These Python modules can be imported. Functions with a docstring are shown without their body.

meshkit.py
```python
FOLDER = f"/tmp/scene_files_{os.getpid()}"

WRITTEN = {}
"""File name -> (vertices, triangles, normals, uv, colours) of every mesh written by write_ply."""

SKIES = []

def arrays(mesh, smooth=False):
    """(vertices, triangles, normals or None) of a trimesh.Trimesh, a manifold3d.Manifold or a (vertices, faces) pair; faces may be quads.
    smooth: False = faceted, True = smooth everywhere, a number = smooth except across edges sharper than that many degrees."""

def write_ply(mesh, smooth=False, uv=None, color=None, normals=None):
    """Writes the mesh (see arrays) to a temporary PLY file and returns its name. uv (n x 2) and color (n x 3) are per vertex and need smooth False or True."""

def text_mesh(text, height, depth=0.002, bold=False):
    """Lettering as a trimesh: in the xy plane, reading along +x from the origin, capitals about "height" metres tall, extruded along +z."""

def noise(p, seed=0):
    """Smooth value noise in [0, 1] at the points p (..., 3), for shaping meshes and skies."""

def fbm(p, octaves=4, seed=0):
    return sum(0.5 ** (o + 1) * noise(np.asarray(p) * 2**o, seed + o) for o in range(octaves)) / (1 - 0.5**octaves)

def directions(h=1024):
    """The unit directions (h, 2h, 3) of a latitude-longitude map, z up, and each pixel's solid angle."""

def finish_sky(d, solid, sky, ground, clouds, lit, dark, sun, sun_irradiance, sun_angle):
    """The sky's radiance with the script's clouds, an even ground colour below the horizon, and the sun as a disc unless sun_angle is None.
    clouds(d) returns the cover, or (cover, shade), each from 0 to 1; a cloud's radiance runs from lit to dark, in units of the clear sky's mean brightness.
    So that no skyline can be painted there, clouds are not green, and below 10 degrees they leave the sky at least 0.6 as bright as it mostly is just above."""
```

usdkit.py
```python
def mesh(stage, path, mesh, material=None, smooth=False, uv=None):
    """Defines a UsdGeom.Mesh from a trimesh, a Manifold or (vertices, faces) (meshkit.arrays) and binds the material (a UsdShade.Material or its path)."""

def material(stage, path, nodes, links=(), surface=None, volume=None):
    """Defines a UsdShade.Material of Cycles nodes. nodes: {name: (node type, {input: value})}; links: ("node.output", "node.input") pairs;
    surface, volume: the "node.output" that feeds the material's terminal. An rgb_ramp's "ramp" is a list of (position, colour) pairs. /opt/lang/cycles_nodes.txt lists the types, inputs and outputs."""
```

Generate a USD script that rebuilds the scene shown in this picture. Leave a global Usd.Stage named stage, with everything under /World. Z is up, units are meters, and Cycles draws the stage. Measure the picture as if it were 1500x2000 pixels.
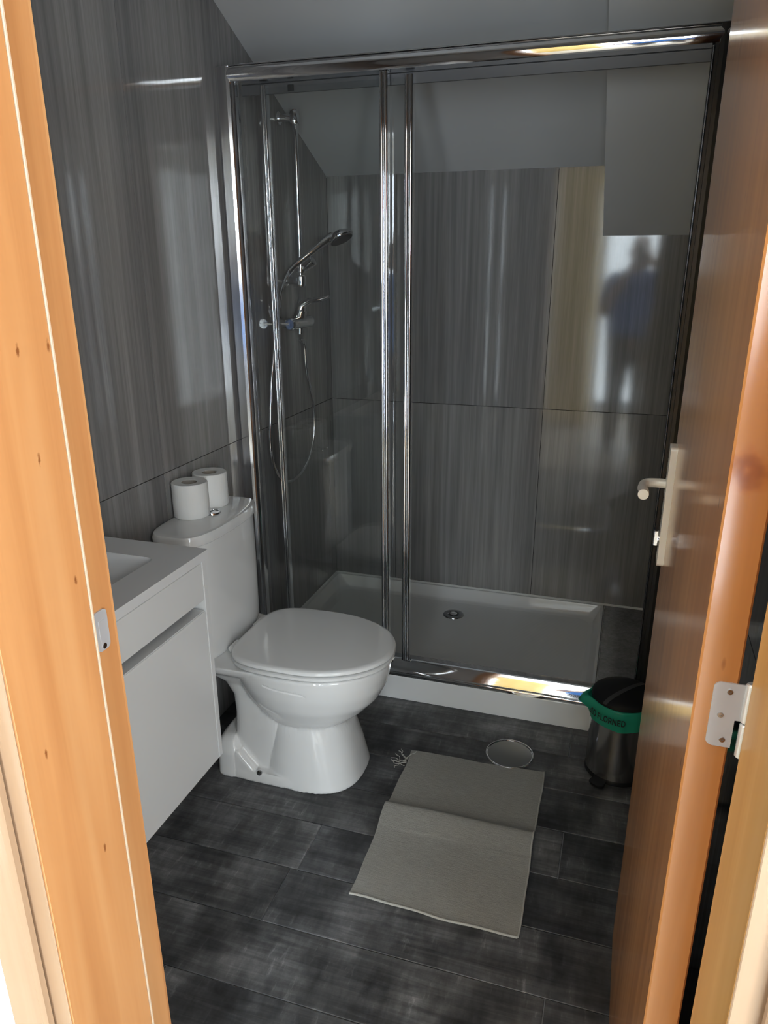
import math, random
import numpy as np, trimesh, manifold3d as m3, usdkit, meshkit
from shapely.geometry import Polygon, box as sbox
from pxr import Usd, UsdGeom, UsdLux, UsdShade, Gf, Sdf, Vt

stage = Usd.Stage.CreateInMemory()
UsdGeom.SetStageUpAxis(stage, UsdGeom.Tokens.z)
UsdGeom.SetStageMetersPerUnit(stage, 1.0)
UsdGeom.Xform.Define(stage, '/World'); UsdGeom.Scope.Define(stage, '/World/Looks')
rng = random.Random(7)

# ------------------------------------------------------------------ camera
EYE = np.array([1.1877, -2.9769, 1.4371]); FPX = 1470.8; CY = 1036.0
pt, yw, rl = np.radians([19.73, 17.855, -0.2345])
fw = np.array([-np.sin(yw)*np.cos(pt), np.cos(yw)*np.cos(pt), -np.sin(pt)])
rt = np.array([np.cos(yw), np.sin(yw), 0]); up = np.cross(rt, fw)
r2 = rt*np.cos(rl)+up*np.sin(rl); u2 = -rt*np.sin(rl)+up*np.cos(rl)
cam = UsdGeom.Camera.Define(stage, '/World/camera')
M = np.eye(4); M[0, :3] = r2; M[1, :3] = u2; M[2, :3] = -fw; M[3, :3] = EYE
cam.AddTransformOp().Set(Gf.Matrix4d(M.tolist()))
cam.CreateHorizontalApertureAttr(36.0); cam.CreateVerticalApertureAttr(48.0)
cam.CreateVerticalApertureOffsetAttr(36.0*(CY-1000)/1500); cam.CreateFocalLengthAttr(36.0*FPX/1500); cam.CreateClippingRangeAttr(Gf.Vec2f(0.03, 100))
cam.CreateExposureAttr(0.1)

# ------------------------------------------------------------------ daylight
def rect_light(name, c, w, h, look, inten, col):
    l = UsdLux.RectLight.Define(stage, '/World/'+name)
    l.CreateWidthAttr(w); l.CreateHeightAttr(h); l.CreateIntensityAttr(inten); l.CreateColorAttr(Gf.Vec3f(*col)); l.CreateNormalizeAttr(False)
    z = -np.array(look, float); z /= np.linalg.norm(z)
    x = np.cross([0, 0, 1], z); x /= np.linalg.norm(x); y = np.cross(z, x)
    m = np.eye(4); m[0, :3] = x; m[1, :3] = y; m[2, :3] = z; m[3, :3] = c
    l.AddTransformOp().Set(Gf.Matrix4d(m.tolist()))
# daylight through the two windows of the room the photograph is taken from
rect_light('window_daylight_right', (2.14, -3.86, 1.22), 1.32, 1.75, (-1, 0, 0), 10.5, (0.92, 0.97, 1.0))
rect_light('window_daylight_rear', (1.34, -4.80, 1.12), 1.02, 2.0, (0, 1, 0), 14.5, (0.84, 0.93, 1.0))
dome = UsdLux.DomeLight.Define(stage, '/World/sky'); dome.CreateIntensityAttr(0.6); dome.CreateColorAttr(Gf.Vec3f(.75, .87, 1.0))

# ------------------------------------------------------------------ prim helpers
used = {}
def uniq(parent, name):
    k = parent+'/'+name; n = used.get(k, 0); used[k] = n+1
    return k if n == 0 else '%s_%03d' % (k, n)
def meta(p, label=None, cat=None, group=None, kind=None):
    p = p.GetPrim() if hasattr(p, 'GetPrim') else p
    for k, v in (('label', label), ('category', cat), ('group', group), ('kind', kind)):
        if v: p.SetCustomDataByKey(k, v)
    return p
def pth(parent): return '/World' if parent is None else str(parent.GetPath())
def obj(name, mesh, mat, parent=None, smooth=30, label=None, uv=None):
    m = usdkit.mesh(stage, uniq(pth(parent), name), mesh, mat, smooth=smooth, uv=uv)
    if label: meta(m, label)
    return m.GetPrim()
def thing(name, label, cat, loc=(0, 0, 0), group=None, kind=None):
    x = UsdGeom.Xform.Define(stage, uniq('/World', name))
    if any(loc): x.AddTranslateOp().Set(Gf.Vec3d(*loc))
    return meta(x, label, cat, group, kind)
def struct(name, label, cat=None):
    return thing(name, label, cat, kind='structure')

# ------------------------------------------------------------------ mesh helpers
def T(v, f): return trimesh.Trimesh(np.asarray(v, float), np.asarray(f), process=False)
def cat(*ms): return trimesh.util.concatenate(list(ms))
def bx(x0, x1, y0, y1, z0, z1, b=0.0):
    if b <= 0:
        m = trimesh.creation.box((x1-x0, y1-y0, z1-z0)); m.apply_translation(((x0+x1)/2, (y0+y1)/2, (z0+z1)/2)); return m
    p = []
    for X, sx in ((x0, 1), (x1, -1)):
        for Y, sy in ((y0, 1), (y1, -1)):
            for Z, sz in ((z0, 1), (z1, -1)):
                p += [(X+sx*b, Y+sy*b, Z), (X+sx*b, Y, Z+sz*b), (X, Y+sy*b, Z+sz*b)]
    return trimesh.convex.convex_hull(np.array(p))
def rbox(x0, x1, y0, y1, z0, z1, r, n=10):
    s = m3.Manifold.sphere(r, n*4)
    return tm(m3.Manifold.batch_hull([s.translate((a, b, c)) for a in (x0+r, x1-r) for b in (y0+r, y1-r) for c in (z0+r, z1-r)]))
def tm(man):
    m = man.to_mesh(); return trimesh.Trimesh(m.vert_properties[:, :3], m.tri_verts, process=True)
def mf(t):
    t = t.copy(); t.merge_vertices()
    return m3.Manifold(m3.Mesh(np.asarray(t.vertices, np.float32), np.asarray(t.faces, np.uint32)))
def lathe(prof, n=40, loc=(0, 0, 0)):
    prof = np.asarray(prof, float); k = len(prof); a = np.linspace(0, 2*np.pi, n, endpoint=False)
    v = np.stack([np.outer(np.cos(a), prof[:, 0]), np.outer(np.sin(a), prof[:, 0]), np.tile(prof[:, 1], (n, 1))], -1).reshape(-1, 3)+np.array(loc)
    f = []
    for i in range(n):
        j = (i+1) % n
        for q in range(k-1):
            f += [(i*k+q, j*k+q, j*k+q+1), (i*k+q, j*k+q+1, i*k+q+1)]
    m = T(v, f)
    if m.volume < 0: m.invert()
    return m
def orient(m, frm, to):
    """turns the mesh's +z axis from frm to to (placed at frm)"""
    d = np.asarray(to, float)-np.asarray(frm, float)
    m.apply_transform(trimesh.geometry.align_vectors([0, 0, 1], d/np.linalg.norm(d))); m.apply_translation(frm); return m
def cyl(a, b, r, n=24, r2=None, bev=0.0):
    L = float(np.linalg.norm(np.subtract(b, a))); r2 = r if r2 is None else r2
    pr = [(0, 0), (r-bev, 0), (r, bev), (r2, L-bev), (r2-bev, L), (0, L)] if bev else [(0, 0), (r, 0), (r2, L), (0, L)]
    return orient(lathe(pr, n), a, b)
def smoothpath(pts, n=60):
    from scipy.interpolate import CubicSpline
    pts = np.asarray(pts, float); d = np.r_[0, np.cumsum(np.linalg.norm(np.diff(pts, axis=0), axis=1))]
    return CubicSpline(d, pts)(np.linspace(0, d[-1], n))
def tube(path, r, n=12):
    path = np.asarray(path, float); k = len(path); rr = np.full(k, r) if np.ndim(r) == 0 else np.asarray(r)
    t = np.gradient(path, axis=0); t /= np.linalg.norm(t, axis=1)[:, None]
    u = np.cross(t[0], [0.3, 0.2, 0.9]); u /= np.linalg.norm(u); rings = []
    for i in range(k):
        u = u-t[i]*(u@t[i]); u /= np.linalg.norm(u); w = np.cross(t[i], u)
        a = np.linspace(0, 2*np.pi, n, endpoint=False)
        rings.append(path[i]+rr[i]*(np.outer(np.cos(a), u)+np.outer(np.sin(a), w)))
    v = np.vstack(rings+[path[:1], path[-1:]]); f = []
    for i in range(k-1):
        for j in range(n):
            q = (j+1) % n; f += [(i*n+j, i*n+q, (i+1)*n+q), (i*n+j, (i+1)*n+q, (i+1)*n+j)]
    for j in range(n):
        q = (j+1) % n; f += [(k*n, q, j), (k*n+1, (k-1)*n+j, (k-1)*n+q)]
    m = T(v, f)
    if m.volume < 0: m.invert()
    return m
def loft(rings, caps=(True, True)):
    k = len(rings); n = len(rings[0]); v = np.vstack([np.asarray(r, float) for r in rings]); f = []
    for i in range(k-1):
        for j in range(n):
            q = (j+1) % n; f += [(i*n+j, i*n+q, (i+1)*n+q), (i*n+j, (i+1)*n+q, (i+1)*n+j)]
    vs = [v]
    if caps[0]:
        c = len(v); vs.append(np.mean(rings[0], axis=0)[None]); f += [(c, (j+1) % n, j) for j in range(n)]
    if caps[1]:
        c = len(v)+(1 if caps[0] else 0); vs.append(np.mean(rings[-1], axis=0)[None]); f += [(c, (k-1)*n+j, (k-1)*n+(j+1) % n) for j in range(n)]
    m = T(np.vstack(vs), f)
    if m.volume < 0: m.invert()
    return m
def extr(poly, h, M4=None):
    m = trimesh.creation.extrude_polygon(poly, h, engine='earcut')
    if M4 is not None: m.apply_transform(M4)
    return m
def axes(ex, ey, ez, o):
    m = np.eye(4); m[:3, 0] = ex; m[:3, 1] = ey; m[:3, 2] = ez; m[:3, 3] = o; return m

# ------------------------------------------------------------------ materials
mats = {}
def mat(name, nodes, links=(), surface='p.BSDF'):
    mats[name] = usdkit.material(stage, '/World/Looks/'+name, nodes, links, surface=surface); return mats[name]
def plain(name, col, rough=0.5, metal=0.0, **kw):
    return mat(name, {'p': ('principled_bsdf', dict(base_color=col, roughness=rough, metallic=metal, **kw))})
ceramic = plain('ceramic', (.80, .80, .79), .07, coat_weight=.3)
plastic_white = plain('seat_plastic', (.80, .80, .79), .13)
acrylic = mat('tray_acrylic', {'g': ('geometry', {}), 'm': ('mapping', dict(rotation=(0, 0, .45))), 'w': ('wave_texture', dict(scale=22.0, distortion=1.2, detail=1.0, detail_scale=1.0)),
    'b': ('bump', dict(strength=.10, distance=.002)), 'p': ('principled_bsdf', dict(base_color=(.74, .74, .73), roughness=.16))},
    [('g.position', 'm.vector'), ('m.vector', 'w.vector'), ('w.fac', 'b.height'), ('b.normal', 'p.normal')])
acrylic_flat = plain('tray_edge', (.78, .78, .77), .06)
lacquer = plain('lacquer_white', (.78, .79, .79), .22)
worktop_white = plain('basin_resin', (.78, .79, .80), .25)
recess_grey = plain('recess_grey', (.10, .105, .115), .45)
chrome = plain('chrome', (.80, .81, .83), .06, 1.0)
chrome_dark = plain('drain_chrome', (.45, .46, .47), .18, 1.0)
alu = plain('polished_aluminium', (.72, .73, .75), .13, 1.0)
steel = plain('brushed_steel', (.52, .51, .50), .17, 1.0)
satin = plain('satin_nickel', (.90, .88, .82), .33, .12)
zinc = plain('zinc_hinge', (.60, .61, .64), .45, .35)
black = plain('black_plastic', (.010, .010, .011), .5, specular_ior_level=.3)
grey_strip = plain('grey_plastic', (.06, .06, .062), .35)
rubber = plain('dark_seal', (.02, .02, .022), .5)
seal_w = plain('cream_seal', (.74, .56, .40), .5)
silicone = plain('white_silicone', (.78, .78, .76), .3)
paper = mat('tissue_paper', {'n': ('noise_texture', dict(scale=400.0, detail=2.0)), 'b': ('bump', dict(strength=.25, distance=.001)),
    'p': ('principled_bsdf', dict(base_color=(.86, .86, .84), roughness=.95))}, [('n.fac', 'b.height'), ('b.normal', 'p.normal')])
cardboard = plain('cardboard', (.42, .38, .33), .9)
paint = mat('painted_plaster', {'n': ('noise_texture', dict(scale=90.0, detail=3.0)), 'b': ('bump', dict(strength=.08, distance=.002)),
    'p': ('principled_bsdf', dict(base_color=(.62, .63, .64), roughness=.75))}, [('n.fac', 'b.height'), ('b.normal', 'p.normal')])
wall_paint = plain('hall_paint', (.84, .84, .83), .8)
grout_dark = plain('grout_dark', (.045, .043, .042), .85)
grout_light = plain('grout_grey', (.30, .30, .302), .85)
liner = mat('green_liner', {'p': ('principled_bsdf', dict(base_color=(.03, .40, .26), roughness=.3)), 't': ('translucent_bsdf', dict(color=(.03, .42, .27))), 'm': ('mix_closure', dict(fac=.25))},
    [('p.BSDF', 'm.closure1'), ('t.BSDF', 'm.closure2')], surface='m.closure')
ink = plain('black_ink', (.015, .02, .018), .5)
glass = mat('clear_pane', {'t': ('transparent_bsdf', dict(color=(.965, .980, .973))), 'g': ('glossy_bsdf', dict(color=(1, 1, 1), roughness=.0)), 'lw': ('layer_weight', dict(blend=.5)),
    'pw': ('math', dict(math_type='power', value2=5.0)), 'ma': ('math', dict(math_type='multiply_add', value2=.90, value3=.072)), 'm': ('mix_closure', {})},
    [('lw.facing', 'pw.value1'), ('pw.value', 'ma.value1'), ('ma.value', 'm.fac'), ('t.BSDF', 'm.closure1'), ('g.BSDF', 'm.closure2')], surface='m.closure')

def tile_mat(name, horiz):
    # vein direction is vertical; horiz = axis that runs across the wall ('x' or 'y')
    s1 = (16, 16, .55); s2 = (75, 75, 1.6); s3 = (3.2, 3.2, .35)
    return mat(name, {'g': ('geometry', {}), 'o': ('object_info', {}), 'of': ('vector_math', dict(math_type='scale', vector1=(13.0, 7.0, 5.0))), 'ad': ('vector_math', dict(math_type='add')),
        'm1': ('mapping', dict(scale=s1)), 'm2': ('mapping', dict(scale=s2)), 'm3': ('mapping', dict(scale=s3)),
        'n1': ('noise_texture', dict(scale=1.0, detail=5.0, roughness=.62, distortion=.25)), 'n2': ('noise_texture', dict(scale=1.0, detail=4.0, roughness=.65)), 'n3': ('noise_texture', dict(scale=1.0, detail=2.0)),
        'r1': ('rgb_ramp', dict(ramp=[(.25, (.205, .202, .202)), (.50, (.250, .246, .245)), (.70, (.29, .284, .281)), (.85, (.33, .324, .32))])),
        'r2': ('rgb_ramp', dict(ramp=[(.28, (.76, .76, .76)), (.52, (1, 1, 1)), (.75, (1.27, 1.26, 1.25))])),
        'r3': ('rgb_ramp', dict(ramp=[(.3, (.78, .78, .79)), (.7, (1.22, 1.20, 1.18))])),
        'a': ('mix_color', dict(blend_type='multiply', fac=1.0, use_clamp=False)), 'b': ('mix_color', dict(blend_type='multiply', fac=1.0)),
        'p': ('principled_bsdf', dict(roughness=.07, specular_ior_level=.5))},
        [('o.random', 'of.scale'), ('g.position', 'ad.vector1'), ('of.vector', 'ad.vector2'),
         ('ad.vector', 'm1.vector'), ('ad.vector', 'm2.vector'), ('ad.vector', 'm3.vector'), ('m1.vector', 'n1.vector'), ('m2.vector', 'n2.vector'), ('m3.vector', 'n3.vector'),
         ('n1.fac', 'r1.fac'), ('n2.fac', 'r2.fac'), ('n3.fac', 'r3.fac'), ('r1.color', 'a.a'), ('r2.color', 'a.b'), ('a.result', 'b.a'), ('r3.color', 'b.b'), ('b.result', 'p.base_color')])
tile = tile_mat('striated_tile', 'x')
plank_m = mat('dark_plank', {'g': ('geometry', {}), 'o': ('object_info', {}), 'of': ('vector_math', dict(math_type='scale', vector1=(9.0, 17.0, 3.0))), 'ad': ('vector_math', dict(math_type='add')),
    'm1': ('mapping', dict(scale=(3.0, 42, 1))), 'm2': ('mapping', dict(scale=(9, 5, 1))), 'm3': ('mapping', dict(scale=(60, 12, 1))),
    'n1': ('noise_texture', dict(scale=1.0, detail=6.0, roughness=.68, distortion=.6)), 'n2': ('noise_texture', dict(scale=1.0, detail=5.0, roughness=.6)), 'n3': ('noise_texture', dict(scale=1.0, detail=5.0, roughness=.7)),
    'r1': ('rgb_ramp', dict(ramp=[(.30, (.045, .045, .047)), (.5, (.080, .081, .083)), (.72, (.138, .139, .140))])),
    'r2': ('rgb_ramp', dict(ramp=[(.30, (.36, .36, .37)), (.48, (.95, .95, .95)), (.68, (2.1, 2.08, 2.05))])),
    'r3': ('rgb_ramp', dict(ramp=[(.35, (.8, .8, .8)), (.6, (1.0, 1.0, 1.0)), (.74, (1.9, 1.88, 1.85))])),
    'rr': ('rgb_ramp', dict(ramp=[(0, (.75, .76, .80)), (1, (1.3, 1.29, 1.27))])),
    'a': ('mix_color', dict(blend_type='multiply', fac=1.0, use_clamp=False)), 'b': ('mix_color', dict(blend_type='multiply', fac=1.0, use_clamp=False)), 'c': ('mix_color', dict(blend_type='multiply', fac=1.0)),
    'bu': ('bump', dict(strength=.25, distance=.002)), 'p': ('principled_bsdf', dict(roughness=.42, specular_ior_level=.4))},
    [('o.random', 'of.scale'), ('g.position', 'ad.vector1'), ('of.vector', 'ad.vector2'), ('ad.vector', 'm1.vector'), ('ad.vector', 'm2.vector'), ('ad.vector', 'm3.vector'),
     ('m1.vector', 'n1.vector'), ('m2.vector', 'n2.vector'), ('m3.vector', 'n3.vector'), ('n1.fac', 'r1.fac'), ('n2.fac', 'r2.fac'), ('n3.fac', 'r3.fac'), ('o.random', 'rr.fac'),
     ('r1.color', 'a.a'), ('r2.color', 'a.b'), ('a.result', 'b.a'), ('r3.color', 'b.b'), ('b.result', 'c.a'), ('rr.color', 'c.b'), ('c.result', 'p.base_color'), ('n1.fac', 'bu.height'), ('bu.normal', 'p.normal')])
def wood(name, c0, c1, c2, sc=(26, 26, 1.1), rough=.35, coat=.35, knots=()):
    kn, kl, last = {}, [], 'k.result'
    for i, (p, r, st) in enumerate(knots):
        kn.update({'ks%d' % i: ('vector_math', dict(math_type='subtract', vector2=p)), 'kc%d' % i: ('vector_math', dict(math_type='multiply', vector2=(1, 1, .55))), 'kd%d' % i: ('vector_math', dict(math_type='length')),
            'kn%d' % i: ('noise_texture', dict(scale=1.1/r, detail=3.0)), 'km%d' % i: ('math', dict(math_type='multiply_add', value2=r*1.1)), 'kw%d' % i: ('math', dict(math_type='multiply', value2=34.0/r*.2)), 'ko%d' % i: ('math', dict(math_type='sine')),
            'kr%d' % i: ('rgb_ramp', dict(ramp=[(0, (.98, .94, .9)), (.55, (.86, .68, .56)), (1, (.58, .40, .30))])), 'kh%d' % i: ('map_range', dict(from_min=.3, from_max=-1.0, to_min=0.0, to_max=1.0, clamp=True)),
            'kf%d' % i: ('map_range', dict(from_min=r*1.35, from_max=r*.55, to_min=0.0, to_max=st, clamp=True)), 'kx%d' % i: ('mix_color', dict(blend_type='multiply'))})
        kl += [('g.position', 'ks%d.vector1' % i), ('ks%d.vector' % i, 'kc%d.vector1' % i), ('kc%d.vector' % i, 'kd%d.vector1' % i), ('g.position', 'kn%d.vector' % i), ('kn%d.fac' % i, 'km%d.value1' % i), ('kd%d.value' % i, 'km%d.value3' % i),
            ('km%d.value' % i, 'kw%d.value1' % i), ('kw%d.value' % i, 'ko%d.value1' % i), ('ko%d.value' % i, 'kh%d.value' % i), ('kh%d.result' % i, 'kr%d.fac' % i), ('km%d.value' % i, 'kf%d.value' % i), ('kf%d.result' % i, 'kx%d.fac' % i),
            (last, 'kx%d.a' % i)]
        if r > .01: kl.append(('kr%d.color' % i, 'kx%d.b' % i))
        else: kn['kx%d' % i][1]['b'] = (.42, .29, .22); kn['kc%d' % i][1]['vector2'] = (1, 1.7, .55); kn['kf%d' % i][1].update(from_min=r*1.3, from_max=r*.8)
        last = 'kx%d.result' % i
    return mat(name, {**kn, 'g': ('geometry', {}), 'o': ('object_info', {}), 'of': ('vector_math', dict(math_type='scale', vector1=(3.0, 5.0, 2.0))), 'ad': ('vector_math', dict(math_type='add')),
        'm1': ('mapping', dict(scale=sc)), 'm2': ('mapping', dict(scale=(6, 6, .9))), 'm3': ('mapping', dict(scale=(24, 24, 7))),
        'n1': ('noise_texture', dict(scale=1.0, detail=5.0, roughness=.55, distortion=.4)), 'n2': ('noise_texture', dict(scale=1.0, detail=2.0, distortion=.8)), 'v': ('voronoi_texture', dict(scale=1.0)),
        'r1': ('rgb_ramp', dict(ramp=[(.25, c0), (.5, c1), (.75, c2)])), 'r2': ('rgb_ramp', dict(ramp=[(.3, (.86, .80, .74)), (.6, (1.04, 1.04, 1.04))])),
        'r3': ('rgb_ramp', dict(ramp=[(.0, (.25, .17, .12)), (.045, (.5, .36, .27)), (.075, (1, 1, 1))])),
        'a': ('mix_color', dict(blend_type='multiply', fac=1.0)), 'k': ('mix_color', dict(blend_type='multiply', fac=.8)), 'p': ('principled_bsdf', dict(roughness=rough, coat_weight=coat, coat_roughness=.12))},
        [('o.random', 'of.scale'), ('g.position', 'ad.vector1'), ('of.vector', 'ad.vector2'), ('ad.vector', 'm1.vector'), ('ad.vector', 'm2.vector'), ('ad.vector', 'm3.vector'), ('m1.vector', 'n1.vector'), ('m2.vector', 'n2.vector'), ('m3.vector', 'v.vector'),
         ('n1.fac', 'r1.fac'), ('n2.fac', 'r2.fac'), ('v.distance', 'r3.fac'), ('r1.color', 'a.a'), ('r2.color', 'a.b'), ('a.result', 'k.a'), ('r3.color', 'k.b'), (last, 'p.base_color')]+kl)
KNOTS = [(.6364, -2.350, 1.359), (.6364, -2.391, 1.358), (.6364, -2.386, 1.253), (.6364, -2.444, .944), (.6364, -2.382, .764), (.6364, -2.362, 1.111)]
wood_frame = wood('varnished_pine', (.62, .27, .098), (.72, .345, .135), (.78, .41, .178), knots=[(q, .0055, .95) for q in KNOTS])
wood_right_jamb = wood('right_jamb_pine', (.64, .33, .095), (.74, .42, .135), (.80, .49, .18))  # right jamb only, paler and yellower than the other frame wood
wood_glare_toned = wood('glare_toned_wood', (.40, .26, .16), (.46, .31, .20), (.52, .36, .24), rough=.3, coat=.6)  # glare paling and weaker window light painted into the wood colour
wood_door = wood('varnished_door', (.56, .235, .075), (.66, .30, .10), (.72, .35, .13), rough=.25, coat=.6, knots=[((1.292, -2.287, 1.268), .046, 1.0)])
wood_pale = wood('pale_wardrobe_wood', (.80, .55, .17), (.86, .62, .21), (.90, .68, .27))
mat_cloth = mat('woven_cotton', {'g': ('geometry', {}), 'm1': ('mapping', dict(scale=(30, 340, 1))), 'm2': ('mapping', dict(scale=(420, 420, 1))), 'n1': ('noise_texture', dict(scale=1.0, detail=3.0)), 'n2': ('noise_texture', dict(scale=1.0, detail=2.0)),
    'ad': ('math', dict(math_type='add')), 'r': ('rgb_ramp', dict(ramp=[(.75, (.33, .32, .29)), (1.0, (.44, .43, .395)), (1.3, (.50, .49, .45))])), 'mm': ('math', dict(math_type='multiply', value2=.5)),
    'b': ('bump', dict(strength=.5, distance=.002)), 'rr': ('rgb_ramp', dict(ramp=[(.35, (.29, .282, .255)), (.5, (.345, .336, .305)), (.65, (.40, .39, .355))])), 'p': ('principled_bsdf', dict(roughness=.95))},
    [('g.position', 'm1.vector'), ('g.position', 'm2.vector'), ('m1.vector', 'n1.vector'), ('m2.vector', 'n2.vector'), ('n1.fac', 'ad.value1'), ('n2.fac', 'ad.value2'), ('ad.value', 'mm.value1'), ('mm.value', 'rr.fac'), ('mm.value', 'b.height'), ('b.normal', 'p.normal'), ('rr.color', 'p.base_color')])
cloth_hem = plain('cotton_hem', (.47, .46, .42), .95)

def pane(x0, x1, y0, y1, z0, z1, back):
    """a pane as one reflecting sheet with its cut edges; back names the axis and side of the face left open"""
    m = bx(x0, x1, y0, y1, z0, z1); ax, sg = back
    m.update_faces(m.face_normals[:, ax]*sg < .9); return m
# ------------------------------------------------------------------ setting: dimensions
XR = 1.405; YF = -2.30; YH = -2.480          # right wall, bathroom and hall faces of the door wall
SL = .461; ZC = 1.743                        # sloped ceiling: z = ZC - SL*y
YB = -1.55; ZB = ZC-SL*YB                    # where the slope ends in a flat ceiling
def prism_y(poly, y0, y1): return extr(poly, y1-y0, axes((1, 0, 0), (0, 0, 1), (0, -1, 0), (0, y1, 0)))     # polygon in (x, z)
def prism_x(poly, x0, x1): return extr(poly, x1-x0, axes((0, 1, 0), (0, 0, 1), (1, 0, 0), (x0, 0, 0)))      # polygon in (y, z)

# floor with wood-look planks
fl = struct('floor', 'dark charcoal wood-look plank floor of the bathroom')
obj('screed', bx(-.12, XR+.12, YH, .12, -.06, -.0035), grout_light, fl, smooth=False)
PW = .1675; g = .0011
rows = []
for i in range(-1, 12):
    y1 = -.788-PW*i; y0 = y1-PW
    if y1 < YH: break
    cuts = [-.01]+[e for e in ({-1: [.9], 0: [1.13], 1: [.2], 2: [.148], 3: [1.145], 4: [.52], 5: [.503], 6: [1.152], 7: [.36], 8: [.7], 9: [.2], 10: [.9]}.get(i, [.6]))]+[XR]
    for a, b in zip(cuts[:-1], cuts[1:]):
        ya, yb = max(y0, YH), min(y1, -.0)
        obj('plank', bx(a+g, b-g, ya+g, yb-g, -.012, 0, .0012), plank_m, fl, smooth=False)

# tiled walls
JZ = .888
def tiles(parent, cols, rowz, clip, to3d, thick=.008, gap=.0011):
    for a, b in zip(cols[:-1], cols[1:]):
        for c, d in zip(rowz[:-1], rowz[1:]):
            q = sbox(a+gap, c+gap, b-gap, d-gap).intersection(clip)
            for s in getattr(q, 'geoms', [q]):
                if s.area > 1e-4: obj('tile', to3d(s, thick), tile, parent, smooth=False)
left_poly = Polygon([(YF, 0), (0, 0), (0, ZC), (YB, ZB), (YF, ZB)])
wl = struct('wall_left', 'left bathroom wall of tall glossy grey striated tiles')
obj('backing', prism_x(left_poly, -.12, -.0075), grout_dark, wl, smooth=False)
tiles(wl, [-2.458, -1.858, -1.258, -.658, -.058, .0], [0, JZ, 2.7], left_poly, lambda s, t: prism_x(s, -t, 0))
wb = struct('wall_back', 'back shower wall of glossy grey striated tiles')
back_poly = sbox(0, 0, XR, ZC)
obj('backing', prism_y(sbox(-.12, 0, XR+.12, 2.0), .0075, .12), grout_dark, wb, smooth=False)
tiles(wb, [0, .283, .883, 1.483], [0, JZ, 2.08], back_poly, lambda s, t: prism_y(s, 0, t))
wr = struct('wall_right', 'right bathroom wall of grey tiles behind the open door')
right_poly = Polygon([(YF, 0), (0, 0), (0, ZC), (YB, ZB), (YF, ZB)])
obj('backing', prism_x(right_poly, XR+.0075, XR+.12), grout_dark, wr, smooth=False)
tiles(wr, [-2.4, -1.8, -1.2, -.6, 0], [0, JZ, 2.7], right_poly, lambda s, t: prism_x(s, XR, XR+t))
# ceiling
ce = struct('ceiling', 'white sloping plaster ceiling above the shower')
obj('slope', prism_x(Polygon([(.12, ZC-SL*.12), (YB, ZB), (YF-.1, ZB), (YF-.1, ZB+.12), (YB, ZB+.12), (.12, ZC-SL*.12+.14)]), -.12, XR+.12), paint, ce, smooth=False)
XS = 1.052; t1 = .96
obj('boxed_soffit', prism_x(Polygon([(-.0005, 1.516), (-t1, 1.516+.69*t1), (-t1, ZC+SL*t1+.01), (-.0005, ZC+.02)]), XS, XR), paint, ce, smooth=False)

# door wall with the doorway
XL, XRJ = .624, 1.329                        # rebates left and right
ZL = 2.02
wf = struct('wall_front', 'wall around the doorway between bathroom and hall')
wp = sbox(-1.2, 0, 2.1, 2.75).difference(sbox(XL-.03, -1, XRJ+.03, ZL+.05))
obj('masonry', prism_y(wp, YH, YF), wall_paint, wf, smooth=False)

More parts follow.
